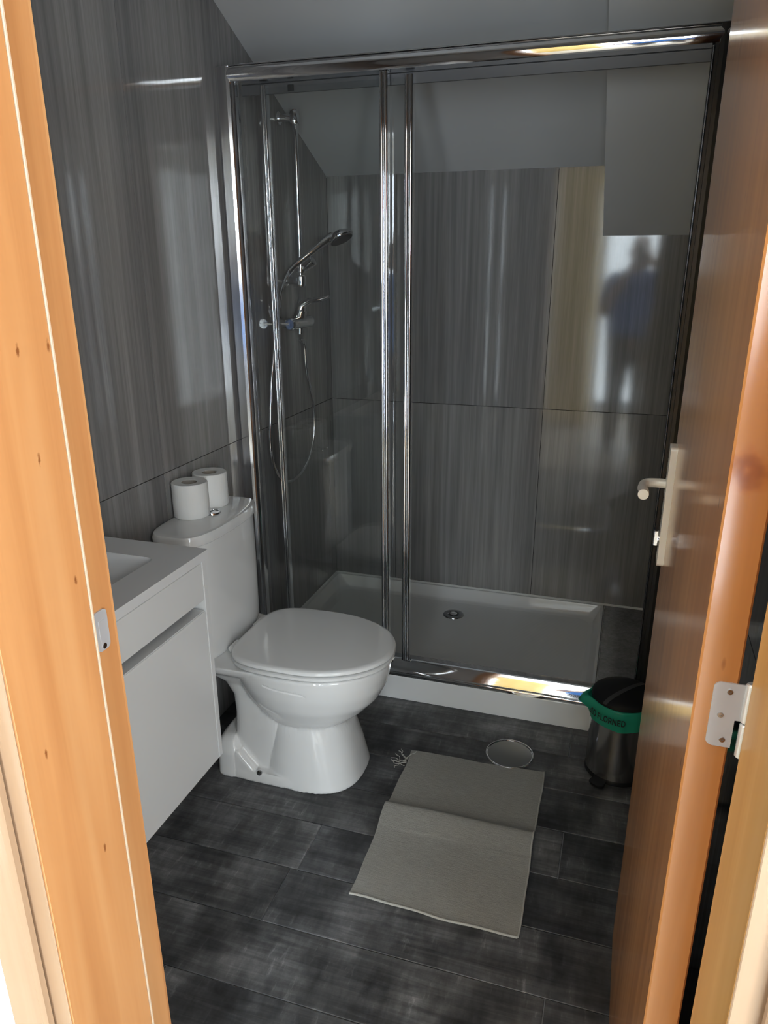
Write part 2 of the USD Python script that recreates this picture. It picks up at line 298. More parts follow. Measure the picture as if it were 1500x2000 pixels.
# door frame
fr = struct('trim_1', 'varnished orange wood door frame around the bathroom doorway')
for s, xr, xs in ((1, XL, .6364), (-1, XRJ, 1.315)):
    a, b = sorted((xr-s*.03, xs))
    obj('jamb_edge', bx(a, b, YH, YH+.0025, 0, ZL+.02, .001), wood_glare_toned, fr)  # thin added strip, its duller colour dims the brightly lit jamb end
    obj('jamb', bx(a, b, YH+.0027, -2.345, 0, ZL+.02, .0018), wood_frame if s > 0 else wood_right_jamb, fr)
    a, b = sorted((xr-s*.03, xr))
    obj('rebate_lining', bx(a, b, -2.344, YF+.006, 0, ZL+.02, .0015), wood_frame, fr)
    a, b = sorted((xr-s*.060, xr-s*.008))
    obj('casing', bx(a, b, YH-.016, YH-.0005, 0, ZL+.07, .004), wood_glare_toned, fr)
    a, b = sorted((xr-s*.07, xr-s*.0005))
    obj('casing', bx(a, b, YF+.0005, YF+.012, 0, ZL+.07, .003), wood_frame, fr)
obj('head', bx(XL-.03, XRJ+.03, YH, -2.345, ZL-.02, ZL+.04, .0018), wood_frame, fr)
obj('casing', bx(XL-.052, XRJ+.052, YH-.016, YH-.0005, ZL+.0205, ZL+.07, .004), wood_frame, fr)
obj('weather_seal', bx(XL+.002, .6360, -2.3445, -2.3405, 0.005, ZL-.03, .001), seal_w, fr, label='thin cream weather seal along the rebate')
# strike plate on the left rebate
sp = extr(sbox(-.005, -.019, .005, .019).buffer(.0065), .0022, axes((0, 1, 0), (0, 0, 1), (1, 0, 0), (XL, -2.320, 1.027)))
spp = obj('strike_plate', sp, zinc, fr, label='rounded metal strike plate')
obj('latch_hole', bx(XL+.0022, XL+.0026, -2.325, -2.315, 1.014, 1.040), zinc, spp, smooth=False)
obj('screw', cyl((XL+.002, -2.320, 1.007), (XL+.0032, -2.320, 1.007), .0035, 12), steel, spp)

# open door
dr = struct('door_1', 'varnished orange wood door standing open against the right side')
DX0, DX1, DY0, DY1 = 1.2790, 1.3160, -2.287, -1.600
obj('leaf', bx(DX0, DX1, DY0, DY1, .008, 2.005, .002), wood_door, dr)
hz = 1.026; hx0 = DX0+.0155
hg = obj('hinge', extr(Polygon([(0, -.035), (.0225, -.035), (.0225, -.004), (.034, -.004), (.034, .035), (0, .035)]).buffer(-.004).buffer(.004).union(sbox(.02, -.035, .0225, .03)).difference(sbox(-.01, -.04, .007, -.0275).difference(sbox(.007, -.0275, .0071, -.0274).buffer(.0075)).union(sbox(-.01, .0275, .007, .04).difference(sbox(.007, .0275, .0071, .0276).buffer(.0075)))), .002, axes((1, 0, 0), (0, 0, 1), (0, -1, 0), (hx0, DY0, hz))), zinc, dr, label='grey metal hinge with rounded plate')
for qx, zz in ((.0145, .026), (.0095, 0), (.0145, -.027)):
    obj('screw', orient(lathe([(0, 0), (.0030, 0), (.0026, .0010), (.0010, .0010), (.0008, .0005), (0, .0005)], 16), (hx0+qx, DY0-.0019, hz+zz), (hx0+qx, DY0-1, hz+zz)), steel, hg)
kx, ky = 1.3265, DY0-.004
for z0, z1 in ((hz-.0035, hz+.039), (hz-.042, hz-.0045)):
    obj('knuckle', cyl((kx, ky, z0), (kx, ky, z1), .0052, 20, bev=.0015), plain('knuckle_zinc', (.80, .82, .83), .35, .6) if 'knuckle_zinc' not in mats else mats['knuckle_zinc'], hg)
# lever handle
hd = obj('handle_plate', extr(sbox(-.014, -.101, .014, .101).buffer(.006), .0110, axes((0, -1, 0), (0, 0, 1), (-1, 0, 0), (DX0, -1.640, 1.0335))), satin, dr, label='satin metal handle plate')
HY = -1.640; HZ = 1.073
neck = smoothpath([(DX0-.007, HY, HZ), (DX0-.030, HY, HZ), (DX0-.044, HY-.006, HZ), (DX0-.049, HY-.022, HZ), (DX0-.050, HY-.06, HZ+.004), (DX0-.050, HY-.120, HZ+.012)], 50)
obj('lever', tube(neck, np.r_[np.linspace(.0085, .0075, 20), np.linspace(.0075, .0085, 30)], 18), satin, hd)
obj('lever_collar', cyl((DX0-.008, HY, HZ), (DX0-.012, HY, HZ), .012, 24, bev=.001), satin, hd)
obj('thumb_turn', cat(cyl((DX0-.008, HY, .973), (DX0-.014, HY, .973), .009, 20), bx(DX0-.020, DX0-.013, HY-.004, HY+.004, .959, .987, .001)), chrome, hd)

# ------------------------------------------------------------------ hall behind the camera
hl = struct('wall_hall_left', 'white painted hall wall beside the doorway, left'); obj('plaster', bx(-.32, -.2, -4.7, YH, 0, 2.6), wall_paint, hl, smooth=False)
hr = struct('wall_hall_right', 'white painted hall wall with a wide window'); 
obj('plaster', extr(sbox(-4.7, 0, YH, 2.6).difference(sbox(-4.50, .35, -3.22, 2.09)), .12, axes((0, 1, 0), (0, 0, 1), (1, 0, 0), (2.0, 0, 0))), wall_paint, hr, smooth=False)
hb = struct('wall_hall_back', 'white painted hall wall with a glazed door opening')
obj('plaster', prism_y(sbox(-.32, 0, 2.12, 2.6).difference(sbox(.85, -1, 1.84, 2.1)), -4.72, -4.6), wall_paint, hb, smooth=False)
hc = struct('ceiling_hall', 'white flat hall ceiling'); obj('plaster', bx(-.32, 2.12, -4.72, YH, 2.5, 2.6), wall_paint, hc, smooth=False)
hf = struct('floor_hall', 'light beige tiled hall floor'); hall_tile = plain('hall_floor_tile', (.50, .44, .36), .4)
obj('slab', bx(-.32, 2.12, -4.72, YH-.001, -.06, -.006), grout_light, hf, smooth=False)
for i in range(5):
    for j in range(5):
        a, b = -.3+.485*i, -4.70+.4425*j
        obj('floor_tile', bx(a, a+.482, b, b+.4395, -.012, 0, .001), hall_tile, hf, smooth=False)
for nm, lab, o, w0, w1, z0, z1, ax in (('window_1', 'wide white framed window in the hall wall', 2.05, -4.50, -3.22, .35, 2.09, 'x'), ('window_2', 'glazed white door to outside at the hall end', -4.66, .85, 1.84, .0, 2.1, 'y')):
    w = struct(nm, lab)
    P = (lambda a, b, c, d, t: bx(o-t, o+t, a, b, c, d, .003)) if ax == 'x' else (lambda a, b, c, d, t: bx(a, b, o-t, o+t, c, d, .003))
    fw_ = .045; mid = (w0+w1)/2
    for a, b, c, d in ((w0, w0+fw_, z0, z1), (w1-fw_, w1, z0, z1), (w0+fw_, w1-fw_, z0, z0+fw_), (w0+fw_, w1-fw_, z1-fw_, z1))+(((mid-.03, mid+.03, z0+fw_, z1-fw_),) if ax == 'x' else ()):
        obj('frame', P(a, b, c, d, .03), lacquer, w, smooth=False)
    for a, b in (((w0+fw_, mid-.03), (mid+.03, w1-fw_)) if ax == 'x' else ((w0+fw_, w1-fw_),)):
        obj('pane', (pane(o-.003, o+.003, a, b, z0+fw_, z1-fw_, (0, 1)) if ax == 'x' else pane(a, b, o-.003, o+.003, z0+fw_, z1-fw_, (1, -1))), glass, w, smooth=False)
wd = thing('wardrobe', 'tall warm honey wood wardrobe at the end of the hall', 'wardrobe')
obj('carcass', bx(.02, .83, -4.595, -4.03, .05, 2.15, .003), wood_pale, wd); obj('plinth', bx(.03, .82, -4.59, -4.06, 0, .05), wood_pale, wd)
for a, b in ((.022, .424), (.426, .828)):
    d_ = obj('door', bx(a, b, -4.03, -4.010, .055, 2.145, .003), wood_pale, wd)
    hx = .39 if a < .4 else .46
    obj('knob', orient(lathe([(0, 0), (.006, 0), (.006, .012), (.014, .018), (.012, .026), (0, .028)], 20), (hx, -4.01, 1.05), (hx, -3.0, 1.05)), satin, d_)

# ------------------------------------------------------------------ shower
tr = thing('shower_tray', 'white acrylic shower tray with a round chrome drain', 'shower tray')
def rrect(x0, x1, y0, y1, r, z, n=8):
    p = np.array(sbox(x0+r, y0+r, x1-r, y1-r).buffer(r, quad_segs=n).exterior.coords)[:-1]
    return p
def ring(x0, x1, y0, y1, r, z, n=10):
    pts = []
    for cx, cy, a0 in ((x1-r, y1-r, 0), (x0+r, y1-r, 90), (x0+r, y0+r, 180), (x1-r, y0+r, 270)):
        for k in range(n+1):
            a = math.radians(a0+90*k/n); pts.append((cx+r*math.cos(a), cy+r*math.sin(a), z))
    return np.array(pts)
TX0, TX1, TY0, TY1, TZ = .003, 1.1865, -.800, -.003, .0895
rings = [ring(TX0, TX1, TY0, TY1, .003, .0005), ring(TX0, TX1, TY0, TY1, .003, TZ-.004), ring(TX0+.003, TX1-.003, TY0+.003, TY1-.003, .003, TZ),
         ring(TX0+.012, TX1-.012, TY0+.065, TY1-.012, .012, TZ), ring(TX0+.015, TX1-.015, TY0+.068, TY1-.015, .016, TZ-.005),
         ring(TX0+.032, TX1-.032, TY0+.086, TY1-.032, .035, .049), ring(TX0+.040, TX1-.040, TY0+.093, TY1-.040, .042, .043), ring(TX0+.052, TX1-.052, TY0+.10, TY1-.055, .05, .040)]
obj('tray_edge', loft(rings, caps=(True, False)), acrylic_flat, tr, smooth=40)
fl_r = [ring(TX0+.052, TX1-.052, TY0+.10, TY1-.055, .05, .040), ring(TX0+.09, TX1-.09, TY0+.13, TY1-.09, .05, .0375)]
obj('tray_floor', loft(fl_r, caps=(False, True)), acrylic, tr, smooth=40)
dn = obj('drain', lathe([(.0, .0382), (.020, .0382), (.022, .0400), (.025, .0425), (.036, .0435), (.042, .0415), (.0435, .0378)], 40, (.589, -.173, 0)), chrome_dark, tr, label='round chrome drain')
obj('drain_plug', lathe([(0, .0470), (.010, .0465), (.0145, .0440), (.015, .0385)], 32, (.589, -.173, 0)), chrome, dn)
obj('drain_gap', lathe([(0, .0386), (.0205, .0388)], 32, (.589, -.173, 0)), rubber, dn)
bd = thing('trim_2', 'thin white silicone bead where tray and ledge meet the tiles', None, kind='structure')
obj('bead', cat(prism_x(Polygon([(-.0001, TZ-.001), (-.0001, TZ+.006), (-.006, TZ-.001)]), .003, XR), ), silicone, bd, smooth=False)
obj('bead', prism_y(Polygon([(.0001, TZ-.001), (.0001, TZ+.006), (.006, TZ-.001)]), -.74, -.001), silicone, bd, smooth=False)
lg = struct('trim_3', 'low tiled ledge between the shower tray and right wall')
obj('ledge_core', bx(1.1890, XR, -.792, -.001, 0, TZ-.009), grout_dark, lg, smooth=False)
obj('tile', bx(1.1890, XR-.001, -.800, -.001, TZ-.0085, TZ-.001, .001), tile, lg, smooth=False)
obj('tile', bx(1.1890, XR-.001, -.800, -.7925, .001, TZ-.009, .001), tile, lg, smooth=False)
obj('edge_trim', bx(1.1870, 1.1887, -.800, -.004, 0, TZ), silicone, lg, smooth=False)

en = thing('shower_enclosure', 'chrome framed glass shower enclosure with sliding pane pushed left', 'shower enclosure')
def prof_x(poly, x0, x1): return prism_x(poly, x0, x1)
def arcpoly(pts): return Polygon(pts)
# top rail: flat top with a rounded front
a = np.linspace(-1, 1, 15)
front = [(-.8255+.0065*t*t, 1.9265-.0185*t) for t in a]
obj('top_rail', prof_x(Polygon([(-.765, 1.9455)]+front+[(-.765, 1.9075)]), .0325, 1.345), chrome, en, smooth=40)
obj('back_track', bx(.0545, 1.300, -.771, -.765, 1.880, 1.9070, .001), plain('matte_track', (.11, .11, .115), .5, .3), en)
obj('top_rail_cap', bx(.030, 1.347, -.826, -.764, 1.9458, 1.9485, .001), alu, en)
# bottom rail: sloping rounded front on the tray rim
a = np.linspace(0, 1, 14)
fb = [(-.7985+.0335*math.cos(q)-.0030, .1005+.046*math.sin(q)) for q in np.linspace(math.radians(84), math.radians(176), 18)][::1]
fb = [(-.7985+.030*(1-math.sin(q)), .1015+.040*(1-math.cos(q))) for q in np.linspace(math.radians(88), math.radians(4), 18)]
fb = [(-.745, .147), (-.766, .147), (-.7705, .1462), (-.7745, .1438), (-.7785, .1382), (-.7820, .1324), (-.7853, .1264), (-.7884, .1202), (-.7912, .1138), (-.7933, .1090), (-.7942, .1045), (-.7945, .1000), (-.7945, .0992), (-.7992, .0988), (-.7992, TZ+.004), (-.7992, TZ+.0005), (-.745, TZ+.0005)]
obj('bottom_rail', prof_x(Polygon(fb), .0325, 1.345), chrome, en, smooth=18)
# wall profiles
def wallprof(s, x0):
    """hollow wall channel seen from the room: two steps and a rounded nose"""
    P = [(0, -.765), (0, -.818), (.010, -.826), (.036, -.826), (.044, -.822), (.0445, -.812), (.050, -.811), (.0525, -.8075), (.0525, -.790), (.044, -.765)]
    return extr(Polygon([(x0+s*u, v) for u, v in P]), 1.9455-TZ, axes((1, 0, 0), (0, 1, 0), (0, 0, 1), (0, 0, TZ+.0005)))
obj('wall_profile', wallprof(1, .0005), alu, en, smooth=20)
wp2 = extr(Polygon([(1.303, -.765), (1.303, -.806), (1.3045, -.813), (1.312, -.815), (1.3125, -.8235), (1.322, -.826), (1.343, -.822), (1.404, -.822), (1.404, -.765)]), 1.9455-TZ, axes((1, 0, 0), (0, 1, 0), (0, 0, 1), (0, 0, TZ+.0005)))
obj('wall_profile', wp2, plain('dark_reflection_chrome', (.05, .05, .052), .22, .6), en, smooth=20)  # near-black colour paints in the dark reflection of a chrome profile
obj('profile_cap', bx(1.301, 1.404, -.827, -.764, 1.9460, 1.9490, .001), alu, en)
obj('door_seal', bx(1.2985, 1.3028, -.803, -.786, .148, 1.905, .001), rubber, en)
obj('seal_lip', bx(1.3000, 1.3028, -.8075, -.8035, .148, 1.905, .001), alu, en)
# fixed pane with its edge stile
def stile(x0, x1, yc, z0, z1):
    w = x1-x0; t = np.linspace(math.pi, 2*math.pi, 10)
    n_ = [(x0+w*.25+w*.25*math.cos(q), yc-.008+.006*math.sin(q)) for q in t]; m_ = [(x0+w*.75+w*.25*math.cos(q), yc-.008+.006*math.sin(q)) for q in t]
    return extr(Polygon([(x0, yc+.010)]+n_+m_+[(x1, yc+.010)]), z1-z0, axes((1, 0, 0), (0, 1, 0), (0, 0, 1), (0, 0, z0)))
obj('fixed_pane', pane(.050, .492, -.804, -.798, .1465, 1.9072, (1, 1)), glass, en, smooth=False, label='fixed clear glass pane on the left')
obj('stile', stile(.4810, .5050, -.801, .1470, 1.9070), chrome, en, smooth=40, label='chrome edge stile of the fixed pane')
sd = obj('sliding_pane', pane(.136, .558, -.781, -.775, .156, 1.895, (1, 1)), glass, en, smooth=False, label='clear sliding pane pushed behind the fixed pane')
obj('stile', stile(.5450, .5690, -.778, .1500, 1.9000), chrome, sd, smooth=40)
obj('stile', stile(.1220, .1400, -.778, .1500, 1.9000), alu, sd, smooth=40)
for x in (.505, .16):
    obj('roller', bx(x+.040, x+.058, -.7745, -.7715, 1.884, 1.900, .001), rubber, sd)
obj('foot_guide', cat(bx(.543, .571, -.7875, -.7672, .1465, .1540, .001)), chrome_dark, sd)

# riser rail, hand shower, hose and mixer on the left wall
RY = -.415; RX = .060
rr = thing('shower_rail', 'slim chrome riser rail on the left shower wall', 'shower rail')
obj('bar', cyl((RX, RY, 1.352), (RX, RY, 1.905), .0085, 20, bev=.002), chrome, rr)
for z in (1.880, 1.371):
    b_ = obj('bracket', cat(cyl((.0005, RY, z), (.006, RY, z), .021, 28, bev=.002), cyl((.006, RY, z), (RX, RY, z), .0115, 24), orient(lathe([(0, -.019), (.014, -.019), (.0165, -.012), (.0165, .012), (.014, .019), (0, .019)], 28), (RX, RY, z), (RX, RY, z+1))), chrome, rr)
HP = np.array([RX+.020, RY-.010, 1.425])
sl = obj('slider', cat(orient(lathe([(0, -.022), (.014, -.022), (.0165, -.016), (.0165, .016), (.014, .022), (0, .022)], 28), (RX, RY, 1.418), (RX, RY, 2)), cyl((RX, RY, 1.418), (RX-.0, RY+.036, 1.418), .0105, 20, bev=.002)), chrome, rr)
obj('cradle', cyl((RX+.012, RY, 1.414), (RX+.052, RY-.004, 1.437), .0155, 24, r2=.017, bev=.002), chrome, rr)
hs = thing('hand_shower', 'chrome hand shower resting in the rail cradle', 'hand shower')
H0 = np.array([RX-.012, RY-.046, 1.386]); 
def px3(u, v, xplane):
    d = fw+(u-750)/FPX*r2-(v-CY)/FPX*u2; return EYE+d*((xplane-EYE[0])/d[0])
hp = [px3(563, 533, .050), px3(582, 513, .075), px3(608, 492, .115), px3(632, 473, .150), px3(650, 462, .175)]
obj('handle', tube(smoothpath(hp, 40), np.r_[np.linspace(.0095, .0115, 25), np.linspace(.0115, .016, 15)], 18), chrome, hs)
hc_ = px3(664, 461, .195); nrm = np.array([.45, -.10, -.88])
head = lathe([(0, .030), (.018, .0285), (.032, .022), (.046, .011), (.0475, .004), (.046, 0), (.043, -.0015), (0, -.0015)], 40)
obj('spray_head', orient(head, hc_+nrm*.012, hc_-nrm), chrome, hs)
obj('spray_face', orient(lathe([(0, -.0040), (.039, -.0040), (.041, -.0017), (.0, -.0017)], 36), hc_+nrm*.012, hc_-nrm), grey_strip, hs, smooth=40)
MZ = 1.229; MY = -.418
ho = thing('shower_hose', 'flexible chrome hose hanging from the mixer to the hand shower', 'shower hose')
hosep = [px3(563, 533, .050), px3(553, 555, .045), px3(545, 590, .040), px3(538, 660, .036), px3(531, 740, .030), px3(528, 820, .026), px3(531, 895, .024), px3(545, 930, .026), px3(566, 940, .03), px3(590, 920, .036), px3(608, 880, .04), px3(614, 830, .044), px3(608, 770, .048), px3(597, 710, .05), px3(590, 665, .05), (.050, MY, MZ-.0640)]
obj('hose', tube(smoothpath(hosep, 220), .0062, 12), chrome, ho)
for q0, q1 in ((0, 1), (-1, -2)):
    c_ = np.array(hosep[q0]); d_ = np.array(hosep[q1])-c_; d_ /= np.linalg.norm(d_)
    obj('coupling', cyl(c_, c_+d_*.022, .0085, 18, bev=.001), chrome, ho)
mx = thing('shower_mixer', 'chrome single lever shower mixer on the left tiled wall', 'shower mixer')
for dy in (-.075, .075):
    obj('inlet', cat(cyl((.0005, MY+dy, MZ), (.007, MY+dy, MZ), .028, 30, bev=.002), cyl((.007, MY+dy, MZ), (.050, MY+dy, MZ), .014, 24)), chrome, mx)
obj('body', cat(cyl((.050, MY-.088, MZ), (.050, MY+.088, MZ), .0215, 32, bev=.005), cyl((.050, MY, MZ-.020), (.050, MY, MZ-.040), .011, 20)), chrome, mx)
obj('cartridge', cyl((.050, MY, MZ+.016), (.058, MY, MZ+.046), .0215, 32, bev=.004), chrome, mx)
lv = smoothpath([(.056, MY, MZ+.044), (.062, MY, MZ+.058), (.085, MY, MZ+.072), (.125, MY, MZ+.080), (.165, MY, MZ+.090)], 40)
obj('lever', tube(lv, np.r_[np.linspace(.019, .012, 14), np.linspace(.012, .0065, 26)], 18), chrome, mx)

# ------------------------------------------------------------------ toilet
YC = -1.208
to = thing('toilet', 'white ceramic close-coupled toilet with the lid closed', 'toilet')
def egg(xb, xf, hw, z, n=72, e=3.1):
    """outline seen from above: rounded nose at xf, square-ish back at xb"""
    xm = xb+(xf-xb)*.47; pts = []
    for k in range(n):
        t = 2*math.pi*k/n; c, s = math.cos(t), math.sin(t)
        if c >= 0: u = xm+(xf-xm)*c; v = hw*s
        else: u = xm-(xm-xb)*abs(c)**(2/e); v = hw*math.copysign(abs(s)**(2/e), s)
        pts.append((u, YC+v, z))
    return np.array(pts)
def solid(rings): return mf(loft(rings))
def srect(x0, x1, hw, z, e=4.0, n=40, y=YC):
    pts = []
    for k in range(n):
        t = 2*math.pi*k/n; c, s = math.cos(t), math.sin(t)
        pts.append(((x0+x1)/2+(x1-x0)/2*math.copysign(abs(c)**(2/e), c), y+hw*math.copysign(abs(s)**(2/e), s), z))
    return np.array(pts)
bowl = solid([egg(.285, .492, .092, .165, e=2.3), egg(.262, .522, .116, .192, e=2.3), egg(.240, .562, .140, .225, e=2.4), egg(.215, .600, .160, .268, e=2.6), egg(.198, .622, .172, .312, e=2.8), egg(.190, .631, .178, .352), egg(.190, .632, .179, .382)])
ped = solid([srect(.250, .556, .146, 0, 2.6, 64), srect(.251, .553, .1455, .012, 2.6, 64), srect(.258, .538, .137, .08, 2.5, 64), srect(.266, .518, .125, .15, 2.4, 64), srect(.27, .500, .114, .20, 2.4, 64), srect(.28, .48, .10, .25, 2.4, 64)])
rear = solid([srect(.165, .350, .118, 0, 5, 48), srect(.178, .350, .116, .10, 5, 48), srect(.185, .350, .115, .20, 5, 48), srect(.182, .350, .116, .26, 5, 48), srect(.155, .360, .124, .305, 4.5, 48), srect(.095, .365, .146, .342, 4.5, 48), srect(.020, .370, .168, .362, 5, 48), srect(.012, .370, .174, .382, 5, 48)])
foot = solid([srect(.130, .47, .147, 0, 4.5, 64), srect(.131, .468, .1465, .022, 4.5, 64), srect(.134, .455, .143, .034, 4.5, 64)])
toe = solid([srect(.130, .225, .147, 0, 4), srect(.132, .222, .145, .082, 4), srect(.138, .210, .132, .112, 4), srect(.150, .20, .112, .126, 4)])
sh = bowl+ped+rear+foot+toe
ramp = m3.Manifold.batch_hull([m3.Manifold.sphere(.012, 16).translate((x, YC+s*y, z)) for s in (-1, 1) for x, y, z in ((.208, .130, .080), (.208, .02, .080), (.256, .132, .026), (.256, .02, .026), (.17, .130, .012), (.256, .130, .012))])
sh = sh+ramp
pan = tm(sh.refine_to_length(.009)); trimesh.smoothing.filter_taubin(pan, lamb=.5, nu=.53, iterations=12)
pan.vertices[:, 2] = np.clip(pan.vertices[:, 2], 0, .3825)
GROOVE = [(.325, .1775, .352), (.338, .1775, .3495), (.368, .178, .3445), (.398, .178, .3430), (.427, .1763, .3410), (.444, .1737, .3375), (.451, .171, .3265)]
for s in (-1, 1):
    gp_ = smoothpath([(x, YC+s*y, z) for x, y, z in GROOVE], 40)
    pan = tm(mf(pan)-mf(tube(gp_, np.r_[np.full(32, .0042), np.linspace(.0042, .0012, 8)], 10)))
pan_m = obj('pan', pan, ceramic, to, smooth=True)
for s in (-1, 1):
    obj('bolt_cap', orient(lathe([(0, 0), (.0080, 0), (.0080, .0045), (.0068, .0065), (.0040, .0075), (0, .0075)], 20), (.281, YC+s*.1425, .036), (.281, YC+s*2, .30)), chrome_dark, to, label='small metal floor bolt')
seat_rings = [egg(.212, .631, .172, .3880, e=4), egg(.204, .640, .181, .3890, e=4), egg(.200, .643, .184, .3915, e=4), egg(.200, .643, .184, .3985, e=4), egg(.205, .639, .180, .4010, e=4), egg(.214, .629, .170, .4016, e=4)]
inner = [egg(.27, .575, .115, z) for z in (.380, .415)]
seat = tm(solid(seat_rings)-solid(inner))
obj('seat', seat, plastic_white, to, smooth=35)
lid_r = [egg(.214, .629, .170, .4050, e=4), egg(.205, .639, .180, .4058, e=4), egg(.199, .645, .186, .4085, e=4), egg(.199, .645, .186, .4140, e=4), egg(.202, .642, .183, .4185, e=4), egg(.212, .632, .173, .4210, e=4), egg(.29, .55, .10, .4226, e=4)]
obj('lid', loft(lid_r), plastic_white, to, smooth=40)
for s in (-1, 1): obj('hinge', cyl((.192, YC+s*.075-.022, .400), (.192, YC+s*.075+.022, .400), .010, 20, bev=.002), plastic_white, to)
for y_, x_ in ((-.158, .33), (-.130, .520), (.158, .33), (.130, .520)): obj('buffer', bx(x_-.008, x_+.008, YC+y_-.006, YC+y_+.006, .3828, .388, .001), plastic_white, to)
YT = -1.206
tank_r = [srect(.022, .158, .160, .383, 5, 96, YT), srect(.016, .163, .170, .400, 5, 96, YT), srect(.012, .164, .178, .60, 4.4, 96, YT), srect(.010, .162, .181, .728, 4.2, 96, YT)]
def bow(rings, amt=.022):
    for r in rings:
        w = np.clip((r[:, 0]-.09)/.06, 0, 1); r[:, 0] += amt*w*(1-((r[:, 1]-YT)/.19)**2)
    return rings
obj('tank', loft(bow(tank_r, .010)), ceramic, to, smooth=35)
lidt = [srect(.010, .165, .186, .7285, 4.0, 120, YT), srect(.006, .170, .191, .733, 4.0, 120, YT), srect(.006, .171, .192, .750, 4.0, 120, YT), srect(.010, .167, .188, .7590, 4.0, 120, YT), srect(.020, .155, .176, .7625, 4, 120, YT), srect(.07, .11, .06, .7635, 4, 120, YT)]
obj('tank_lid', loft(bow(lidt, .010)), ceramic, to, smooth=35)
FX, FYB = .098, -1.192
fb_ = obj('flush_button', lathe([(.0, .7655), (.0195, .7655), (.0205, .7680), (.024, .7680), (.0255, .7650), (.0255, .7620)], 40, (FX, FYB, 0)), chrome, to, label='round chrome flush button')
obj('button_half', extr(Polygon([(.0185*math.cos(t), .0185*math.sin(t)) for t in np.linspace(math.radians(100), math.radians(260), 24)]), .0022, axes((1, 0, 0), (0, 1, 0), (0, 0, 1), (FX, FYB, .7655))), chrome_dark, fb_)

# ------------------------------------------------------------------ paper rolls on the tank
for (x_, y_, z_), lab in (((.0555, -1.225, .7638), 'white toilet paper roll on the tank nearer the basin'), ((.0560, -1.1175, .7638), 'white toilet paper roll on the tank nearer the shower')):
    r_ = thing('toilet_roll', lab, 'toilet paper', (x_, y_, z_), group=None)
    obj('paper', lathe([(.0215, .001), (.0475, .0), (.0498, .003), (.0500, .049), (.0498, .095), (.0475, .0980), (.0240, .0970), (.0218, .0965), (.0215, .001)], 56), paper, r_, smooth=50)
    obj('core', lathe([(.0213, .0005), (.0213, .0960), (.0198, .0960), (.0198, .0005), (.0213, .0005)], 40), cardboard, r_, smooth=50, label='grey cardboard core')
    obj('loose_end', loft([np.array([(.0530*math.cos(t), .0530*math.sin(t), z), (.0536*math.cos(t), .0536*math.sin(t), z)])[[0, 1, 1]] for z in (.002,) for t in (0,)]) if False else T([(.0501*math.cos(t)*k, .0501*math.sin(t)*k, z) for t in np.linspace(-1.9, -1.2, 8) for k in (1.0, 1.012) for z in (.003, .095)],
        [q for i in range(7) for a_, b_, c_, d_ in ((0, 1, 5, 4), (2, 6, 7, 3), (0, 4, 6, 2), (1, 3, 7, 5)) for q in ((4*i+a_, 4*i+b_, 4*i+c_), (4*i+a_, 4*i+c_, 4*i+d_))]), paper, r_, smooth=40)

# ------------------------------------------------------------------ vanity
VX, VY0, VY1 = .3145, -2.186, -1.576
wbn = thing('washbasin', 'white one-piece basin top resting on the vanity cabinet', 'washbasin')
slab = m3.Manifold.cube((VX-.002, VY1-VY0, .0215)).translate((.002, VY0, .7985))
def bring(x0, x1, y0, y1, r, z): return ring(x0, x1, y0, y1, r, z, 6)
hole = mf(loft([bring(.090, .208, -2.02, -1.74, .03, .710), bring(.072, .222, -2.06, -1.69, .03, .732), bring(.060, .2325, -2.10, -1.662, .018, .818), bring(.0585, .2345, -2.102, -1.6600, .018, .836)]))
shell = mf(loft([bring(.080, .218, -2.04, -1.72, .03, .703), bring(.064, .232, -2.07, -1.68, .03, .724), bring(.050, .242, -2.11, -1.653, .018, .800)]))
bas = tm((slab+shell)-hole)
obj('basin', bas, worktop_white, wbn, smooth=30)
obj('waste', lathe([(0, .7135), (.018, .7135), (.022, .7125), (.022, .7102)], 30, (.155, -1.885, 0)), chrome, wbn)
vc = thing('vanity_cabinet', 'white wall-hung vanity cabinet with a handleless drawer', 'cabinet')
CX = .3115
obj('side_panel', bx(.002, CX, VY1-.0245, VY1-.0085, .271, .7980, .001), lacquer, vc)
obj('side_panel', bx(.002, CX, VY0+.008, VY0+.024, .271, .7980, .001), lacquer, vc)
obj('base_panel', bx(.002, .290, VY0+.0245, VY1-.025, .272, .288), lacquer, vc)
obj('back_panel', bx(.002, .014, VY0+.0245, VY1-.025, .2885, .700), lacquer, vc)
obj('drawer', bx(.294, CX-.0005, VY0+.026, VY1-.0265, .7040, .7945, .0012), lacquer, vc)
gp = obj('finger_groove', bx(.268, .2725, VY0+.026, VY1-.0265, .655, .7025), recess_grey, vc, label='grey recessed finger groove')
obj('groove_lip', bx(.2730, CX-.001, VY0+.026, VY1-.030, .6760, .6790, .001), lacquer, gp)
obj('drawer', bx(.294, CX-.0005, VY0+.026, VY1-.0265, .2715, .6755, .0012), lacquer, vc)

